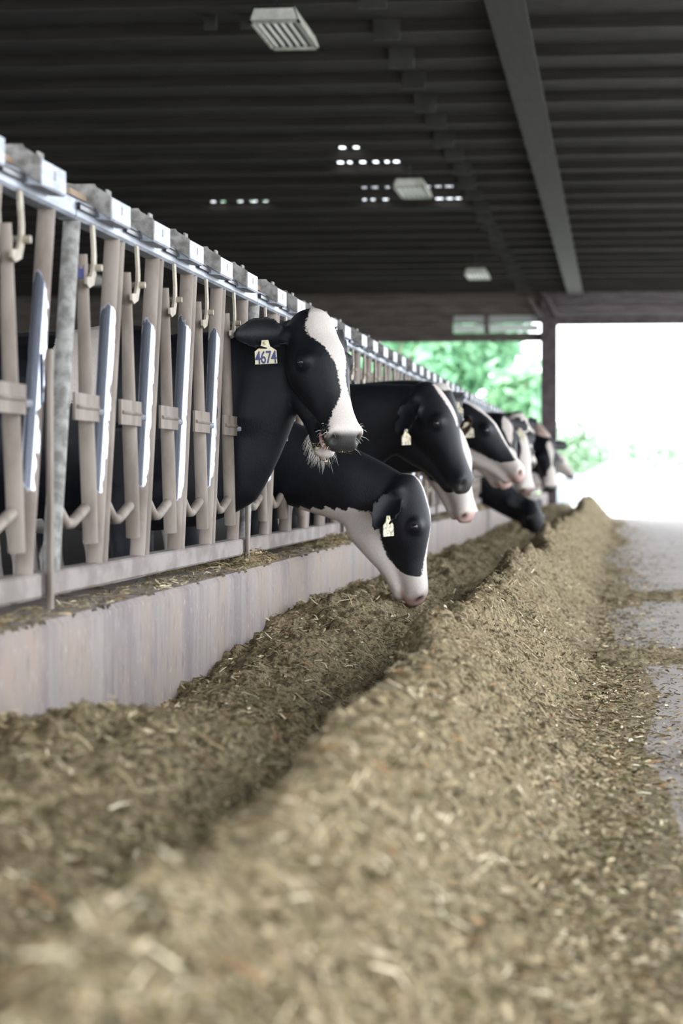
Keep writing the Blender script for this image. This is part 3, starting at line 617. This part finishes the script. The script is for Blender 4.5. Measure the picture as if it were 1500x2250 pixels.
def pat_caller(A):
    u, v, w = A['u'], A['v'], A['w']
    b = np.interp(u, [-.05, -.01, .03, .06, .10, .14, .18, .23, .27, .31, .35, .39, .43, .47], [-.02, .024, .052, .074, .080, .070, .050, .032, .020, .014, .018, .034, .058, .078])
    c = np.interp(u, [0, .15, .25, .35, .45], [.004, .020, .028, .024, .004])
    hw_ = np.minimum(b - np.abs(v - c), (w + .060) * 1.2) + .012 * A['n']
    chin = np.minimum(np.minimum(u - .475, -.17 - w), .02)
    hw_ = np.maximum(hw_, chin)
    X, z = A['x'], A['z']
    tw = np.maximum(.11 - np.sqrt(((X + .36) / 1.0) ** 2 + ((z - 1.27) / 1.9) ** 2) + .03 * A['n'], torso_patch(A, 3, .55))
    tw = np.maximum(tw, np.minimum(.42 - z, .05))
    return blend(A, hw_, np.full(A['N'], -.1), tw), Z(A)
def pat_grazer(A):
    u, v, w = A['u'], A['v'], A['w']
    b = np.interp(u, [-.05, .0, .10, .20, .30, .40, .5], [.012, .020, .022, .003, .022, .05, .08]); blz = np.minimum(b - np.abs(v), w + .06)
    edge = np.interp(u, [0, .08, .16, .24, .32, .37, .41, .44], [-.18, -.185, -.19, -.188, -.172, -.140, -.085, .02])
    hw_ = np.maximum(blz, np.minimum(edge - w, (u - .115) * .8) + .008 * A['n']); hw_ = np.maximum(hw_, u - .425)
    nk = (-.40 - A['up'] - 2.2 * np.clip(.86 - A['t'], 0, 1)) * .3 + .012 * A['n']
    return blend(A, hw_, nk, torso_patch(A, 5, .3)), Z(A)
def pat_narrow(A):
    u, v, w = A['u'], A['v'], A['w']
    b = np.interp(u, [-.05, .0, .06, .12, .20, .24, .27], [.0, .018, .032, .030, .018, .006, -.03]); hw_ = np.minimum(b - np.abs(v), w + .03)
    return blend(A, np.where(u < .005, -.05, hw_), np.full(A['N'], -.1), torso_patch(A, 8, .5)), Z(A)
def pat_whitepoll(A):
    u, v, w = A['u'], A['v'], A['w']; hw_ = np.minimum(.03 - u, .075 - np.abs(v)) + .012 * A['n']; return blend(A, hw_, torso_patch(A, 2, .2), torso_patch(A, 2, .1)), Z(A)
def pat_whiteface(A):
    u, v, w = A['u'], A['v'], A['w']; b = np.interp(u, [0, .1, .2, .32, .45], [.03, .05, .045, .06, .12]); return blend(A, np.maximum(b - np.abs(v) + .012 * A['n'], u - .36), torso_patch(A, 4, .3), torso_patch(A, 4, .1)), Z(A)
def pat_profile(A):
    u, v, w = A['u'], A['v'], A['w']; b = np.interp(u, [-.03, .05, .15, .26, .36, .45, .5], [.04, .050, .042, .030, .024, .05, .09]); blz = np.minimum(b - np.abs(v), w + .05)
    edge = np.interp(u, [0, .12, .22, .34, .40, .44, .47], [-.25, -.22, -.165, -.128, -.10, -.04, .03]); return blend(A, np.maximum(blz, edge - w + .006 * A['n']), torso_patch(A, 6, .3), torso_patch(A, 6, .1)), np.where(A['ear'], .45, 0.0)
def pat_star(A):
    u, v, w = A['u'], A['v'], A['w']; hw_ = np.maximum(np.interp(u, [-.02, .08, .14, .22, .30, .36], [-.03, .03, .036, .018, .012, .05]) - np.abs(v - .01) + .014 * A['n'], u - .40); return blend(A, hw_, torso_patch(A, 9, .3), torso_patch(A, 9, .1)), Z(A)
def pat_allwhite(A):
    u = A['u']; hw_ = np.where((u < .02), -.05, .1) - .16 * np.exp(-(np.hypot(u - .17, A['w'] + .05) / .03) ** 2); r = blend(A, hw_, torso_patch(A, 7, -.1), torso_patch(A, 7, 0)); return r, Z(A)
def pat_black(A): return blend(A, np.full(A['N'], -.1), np.full(A['N'], -.1), torso_patch(A, 12, .3)), Z(A)
def pat_red(A):
    u, v = A['u'], A['v']; r = blend(A, .05 - np.abs(v), torso_patch(A, 11, .1), torso_patch(A, 11, .1)); return np.where(A['ear'], .1, np.maximum(r, .02)), np.full(A['N'], .7)

EAR_SIDE = ((-.02, 1.0, -.22), (.25, .0, 1.0))       # held straight out, hollow forward
EAR_BACK = ((.10, .80, -.60), (.25, .75, .60))       # laid back along the neck
EAR_DROOP = ((.35, .85, -.35), (.1, .3, 1.0))
g = lambda p, k: 6.447 + PITCH_P * p + UNIT * k + .345
caller = cow(g(0, 4) + .07, at_y(688, 688, 9.20), 50, 31, pat_caller, 'black cow with white blaze and ear tag 4674, mouth open, above the grazing cow', jaw=8, hump=.024, ears=[((-.05, 1.0, -.10), (.35, .0, 1.0)), ((.0, .9, -.50), (.2, .3, 1.0))], voxel=.0085, scale=1.05, hm=.33, tag_text='4674', tags=(-1,), tag_n=(.15, -1, .02), seed=1, hw_body=.95, bulge=-.10, necklow=.06, dew=.34, tag_t=.55, tag_out=.012)
grazer = cow(g(1, 1), at_y(918, 1052, 10.66), 3, 7, pat_grazer, 'grazing cow with white muzzle and jaw, its nose down in the silage', ears=[((.62, .62, -.42), (-.4, .85, .30)), ((-.1, .9, -.3), (.3, .3, .9))], voxel=.0105, hm=.175, tags=(-1,), tag_n=(1, -.5, 0), seed=2, pink=.85, hw_body=.95, necklow=.0, bulge=.02, tag_t=.0, tag_s=.74, scale=1.04, tag_out=.04, jd=1.32, tag_sz=1.0)
narrow = cow(g(1, 4), at_y(950, 842, 12.5), 20, 26, pat_narrow, 'black-faced cow with short narrow white blaze, raised head just beyond the tagged caller', scale=1.1, ears=[((.65, .55, -.45), (-.3, .9, .2)), ((.0, .9, -.4), (.3, .2, .9))], voxel=.0115, hm=.23, tags=(-1,), tag_n=(.9, -.55, 0), seed=3, jd=1.3, pink=.0, hw_body=.95, bulge=-.05, dew=.5, tag_t=.0, tag_s=.86, tag_out=.03, tag_sz=.85)
FB = .88
cow(g(2, 0), at_y(1000, 935, 13.42), 28, 16, pat_whiteface, 'cow with white face and pink muzzle lowered below the narrow-blazed black head', voxel=.014, hm=.2, pink=.9, hw_body=FB, seed=4)
cow(g(2, 1), at_y(974, 846, 14.05), 50, 15, pat_whitepoll, 'cow with white poll showing behind the narrow-blazed black head', voxel=.015, hm=.22, hw_body=FB, seed=5, tags=(1,), tag_n=(.3, -1, 0))
cow(g(2, 3), at_y(1030, 884, 15.3), 8, 43, pat_profile, 'cow in profile with black cheek, white muzzle and tagged brown inner ear', voxel=.0125, hm=.22, pink=.9, hw_body=FB, seed=6, ears=[((.45, .8, -.1), (-.45, .75, .5)), ((-.12, .9, -.3), (.3, .3, .9))], tags=(-1,), tag_n=(.2, -1, 0), tag_t=.3, scale=1.1)
cow(g(3, 0), at_y(1058, 912, 16.75), 28, 30, pat_whiteface, 'cow whose pinkish muzzle pokes out under the profile cow', voxel=.017, hm=.2, pink=.8, hw_body=FB, seed=7)
cow(g(3, 2), at_y(1100, 908, 17.95), 62, 30, pat_star, 'cow with both black ears spread, facing the camera above the profile cow', voxel=.017, hw_body=FB, seed=8, tags=(1,), tag_n=(.3, -1, 0), ears=[EAR_SIDE, EAR_SIDE])
cow(g(3, 4), at_y(1140, 940, 19.2), 48, 18, pat_whiteface, 'cow with long white blaze and greyish muzzle, face turned down the alley', voxel=.018, pink=.3, hw_body=FB, seed=9, ears=[EAR_SIDE, EAR_SIDE])
cow(g(4, 2), at_y(1138, 905, 21.3), 60, 30, pat_allwhite, 'white-polled cow raised behind the long-blazed cow', voxel=.02, hw_body=FB, seed=10)
cow(g(5, 1), at_y(1202, 962, 24.0), 66, 18, pat_star, 'black-eared cow facing the camera directly before the dark door post', voxel=.02, hw_body=FB, seed=11, ears=[EAR_SIDE, EAR_SIDE])
cow(g(5, 4), at_y(1168, 1098, 25.9), 52, 28, pat_black, 'black cow grazing low near the far end of the windrow', voxel=.02, hm=.18, hw_body=FB, seed=12, ears=[((-.5, .8, -.2), (.2, .2, 1))] * 2)
cow(g(7, 0), at_y(1199, 990, 30.2), 60, 20, pat_whitepoll, 'cow with black eye patches and pale face, below the black-eared one at the post', voxel=.022, hw_body=FB, seed=13, ears=[EAR_SIDE, EAR_SIDE])
cow(g(6, 1), at_y(1176, 925, 27.4), 40, 40, pat_red, 'reddish brown pale cow raised among the far heads', voxel=.022, hw_body=FB, seed=14)
cow(g(10, 3), at_y(1224, 992, 42.0), 8, 40, pat_allwhite, 'white-headed cow in profile against the bright doorway', voxel=.02, hw_body=FB, seed=15)

# the caller's mouth lining, chin hair and the feed stuck to its muzzle
c = caller; H, J = c['H'], c['J']; root = c['root']; b0 = c['base']
m_ = MB(); m_.loft([[J(u, v, w) - b0 for v, w in sring(-.116, .008, hw, 12, 2.2)] for u, hw in ((.43, .028), (.455, .034), (.48, .032), (.495, .020))]); o = m_.build('tongue', M['gum'], root, True); o['label'] = 'pink tongue in open mouth'
def hairs(name, sel, cnt, ln, mat, droop):
    ids = np.flatnonzero(sel); ids = rng.choice(ids, min(cnt, len(ids)), replace=False); P = c['co'][ids]; Nn = c['no'][ids]; n = len(ids)
    D = Nn * .8 + np.array((0, 0, -droop)) + rng.normal(0, .22, (n, 3)) + c['eu'] * .15; D /= np.linalg.norm(D, axis=1)[:, None]; L_ = rng.uniform(.35, 1, n)[:, None] * ln
    S = np.cross(D, np.array((0, 1.0, .1))); S /= np.linalg.norm(S, axis=1)[:, None]; wv = .0005; Q = P + D * L_ * .5; R = P + D * L_ + np.array((0, 0, -.25)) * L_
    V = np.stack([P - S * wv, P + S * wv, Q + S * wv * .8, Q - S * wv * .8, R + S * wv * .25, R - S * wv * .25], 1).reshape(-1, 3); b = np.arange(n)[:, None] * 6
    o = bpy.data.objects.new(name, raw_mesh(name, V, np.concatenate([b + np.array([0, 1, 2, 3]), b + np.array([3, 2, 4, 5])]), 4, mat)); COL.objects.link(o); o.parent = root; o['kind'] = 'stuff'; return o
A = c['A']; jw = A['head'] & (A['u'] > .40) & (A['w'] < -.17)
hairs('chin_hair', jw & (c['no'] @ c['ew'] < -.2), 150, .055, M['whisker'], .9)['label'] = 'white bristly chin hair'
hairs('muzzle_whiskers', A['head'] & (A['u'] > .45) & (A['w'] > -.13) & (np.abs(A['v']) > .05), 36, .035, M['whisker'], .1)
sel = np.flatnonzero(A['head'] & (A['u'] > .455) & (A['w'] < -.085) & (A['w'] > -.215) & (A['n'] > -.25)); sel = rng.choice(sel, min(650, len(sel)), replace=False); n = len(sel)
L_ = rng.lognormal(math.log(.007), .4, n).clip(.003, .02)
o = bpy.data.objects.new('muzzle_feed', bits('muzzle_feed', c['co'][sel], c['no'][sel], L_, L_ * rng.uniform(.2, .6, n), [.12, .18, .2, .16, .1, .06, .02, .12, .04], 1.0, .4)); COL.objects.link(o); o.parent = root; o['kind'] = 'stuff'; o['label'] = 'chewed silage stuck to the muzzle'

# ------------------------------------------------------------------ lamps under the joists
def lamp(x, y, label):
    root = empty('ceiling_lamp', (x, y, 4.21)); W, Lh = .188, .61
    m_ = MB(); m_.prism([(-W, 0), (W, 0), (W * .94, .03), (W * .80, .105), (-W * .80, .105), (-W * .94, .03)], 1, -Lh, -Lh + .012)
    m_.prism([(-W, 0), (W, 0), (W * .94, .03), (W * .80, .105), (-W * .80, .105), (-W * .94, .03)], 1, Lh - .012, Lh)
    m_.prism([(-W, 0), (-W * .80, .105), (-W * .80 + .01, .105), (-W + .012, 0)], 1, -Lh, Lh); m_.prism([(W, 0), (W * .80, .105), (W * .80 - .01, .105), (W - .012, 0)], 1, -Lh, Lh); m_.box(-W * .8, W * .8, -Lh, Lh, .092, .105)
    m_.box(-W, W, -Lh, -Lh + .10, -.002, .006); m_.box(-W, W, Lh - .10, Lh, -.002, .006); m_.box(-W, -W + .02, -Lh, Lh, -.002, .006); m_.box(W - .02, W, -Lh, Lh, -.002, .006)
    m_.build('housing', M['lamp_body'], root)
    for k in range(6):
        xx = -W + .045 + k * (2 * W - .09) / 5
        MB().tube([(xx, -Lh + .06, .022), (xx, Lh - .06, .022)], .0145, 8).build('lamp_tube', M['lamp_tube'], root, True)
        if k < 5: MB().box(xx + .022, xx + .034, -Lh + .08, Lh - .08, .02, .05).build('reflector', M['lamp_slat'], root)
    for s_ in (-1, 1):
        MB().tube([(0, s_ * .45, .10), (0, s_ * .45, ZD - 4.21)], .008, 6).build('hanger_rod', M['black_metal_and_shade'], root)
    tag(root, label, 'lamp', 'fluorescent lamps hung below the barn joists')
lamp(-2.53, 17.9, 'white six-tube fluorescent lamp hung largest and highest near the top of the photo')
lamp(-2.43, 28.0, 'white fluorescent lamp beside the daylight gaps in the roof')
lamp(-2.38, 40.0, 'small white fluorescent lamp above the far left opening, farthest of the row')
q = at_y(203, 618, 40.5); lamp(q[0], 40.5, 'pale lamp over the pen glimpsed between the headlock bars')

# ------------------------------------------------------------------ outside
def tree(x, y, hgt, rad, label, mat, n=2600, zlow=.25, leaf=.32):
    root = empty('leafy_tree', (x, y, -.1)); tr = random.Random(int(abs(x) * 100 + y)); tn = np.random.default_rng(int(abs(x) * 100 + y))
    m_ = MB(); m_.tube([(0, 0, 0), (.1, 0, hgt * .3), (.0, .1, hgt * .6), (.1, 0, hgt * .85)], [rad * .09, rad * .07, rad * .045, .03], 8)
    for k in range(6):
        a = k * 1.05; m_.tube([(.05, 0, hgt * (.25 + .08 * k)), (math.cos(a) * rad * .6, math.sin(a) * rad * .6, hgt * (.42 + .08 * k))], [rad * .04, .02], 6)
    m_.build('trunk', M['bark'], root, True)
    cl = tn.normal(0, 1, (26, 3)); cl /= np.linalg.norm(cl, axis=1)[:, None]; cl *= tn.uniform(.35, .8, (26, 1)); ci = tn.integers(0, 26, n)
    P = cl[ci] + tn.normal(0, .17, (n, 3)); P = P * np.array((rad, rad, hgt * (1 - zlow) / 2)) + np.array((0, 0, hgt * (1 + zlow) / 2))
    D = tn.normal(0, 1, (n, 3)); D /= np.linalg.norm(D, axis=1)[:, None]; S = np.cross(D, tn.normal(0, 1, (n, 3))); S /= np.linalg.norm(S, axis=1)[:, None]; l = leaf * tn.uniform(.6, 1.3, (n, 1))
    V = np.stack([P - D * l, P - S * l * .5, P + D * l, P + S * l * .5], 1).reshape(-1, 3); F = np.arange(n)[:, None] * 4 + np.arange(4)
    o = bpy.data.objects.new('foliage', raw_mesh('foliage', V, F, 4, mat)); COL.objects.link(o); o.parent = root; o['kind'] = 'stuff'
    tag(root, label, 'tree', 'trees beyond the barn end')
TR = ['broad green tree leftmost beyond the fence tops', 'tall pale green tree in the middle of the left opening', 'darker green tree nearest the bright sky gap', 'short pale tree in front of the sky gap by the post', 'low green tree above the far cows in the left opening', 'pale tree farthest back at the left edge of the opening']
tree(-11.5, 84, 12, 3.6, TR[0], M['leaf_a'], 3200); tree(-8.4, 80, 10, 2.7, TR[1], M['leaf_b'], 3000, .12); tree(-6.0, 88, 11, 2.8, TR[2], M['leaf_a'], 3000, .15); tree(-3.35, 79, 4.9, 1.05, TR[3], M['leaf_b'], 2400, .08, .26); tree(-6.9, 74, 6.0, 2.0, TR[4], M['leaf_a'], 2400, .08, .26)
tree(-14, 92, 12, 4.2, TR[5], M['leaf_b'], 2600)
SH = ['pale green bush just right of the door post', 'lower pale bush between the door post and the white hutch']
tree(-1.6, 92, 3.3, 1.3, SH[0], M['leaf_c'], 1500, .0, .2); tree(-.6, 98, 2.7, 1.2, SH[1], M['leaf_c'], 1300, .0, .2)
tree(.5, 125, 3.5, 1.6, 'faint green bush behind the white gabled hutch', M['leaf_c'], 1300, .0, .22); tree(2.4, 120, 2.9, 1.5, 'faint green bush above the white hutch at the photo edge', M['leaf_c'], 1300, .0, .22)
def hutch(x, y, w, h, d, label):
    root = empty('calf_hutch', (x, y, -.1)); m_ = MB(); m_.prism([(-w / 2, 0), (w / 2, 0), (w / 2, h * .62), (0, h * .97), (-w / 2, h * .62)], 1, 0, d); m_.build('wall', M['shed_wall'], root)
    m_ = MB(); 
    for s_ in (-1, 1): m_.prism([(0, h * .97), (0, h), (s_ * (w / 2 + .1), h * .62), (s_ * (w / 2 + .1), h * .585)], 1, -.1, d + .1)
    m_.build('roof', M['shed_roof'], root); MB().box(-w * .16, w * .16, -.03, 0, .05, h * .5).build('door', M['shed_wall'], root)
    tag(root, label, 'hutch', 'white hutches in the glare outside')
hutch(.09, 75, 2.15, 1.6, 2.4, 'white gabled hutch in the middle of the bright doorway'); hutch(2.55, 77, 2.4, 1.45, 2.4, 'white hutch cut off by the photo edge in the doorway')
root = empty('low_shed', (-1.2, 79, -.1)); MB().box(-1.1, .75, 0, 3, 0, .85).build('wall', M['shed_dark'], root); MB().prism([(-.1, .84), (3.1, .84), (3.1, .90), (-.1, .98)], 0, -1.2, .85).build('roof', M['shed_roof'], root); MB().box(-.3, .2, -.03, 0, .05, .75).build('door', M['shed_wall'], root)
tag(root, 'low bluish grey shed between door post and white hutch', 'shed')
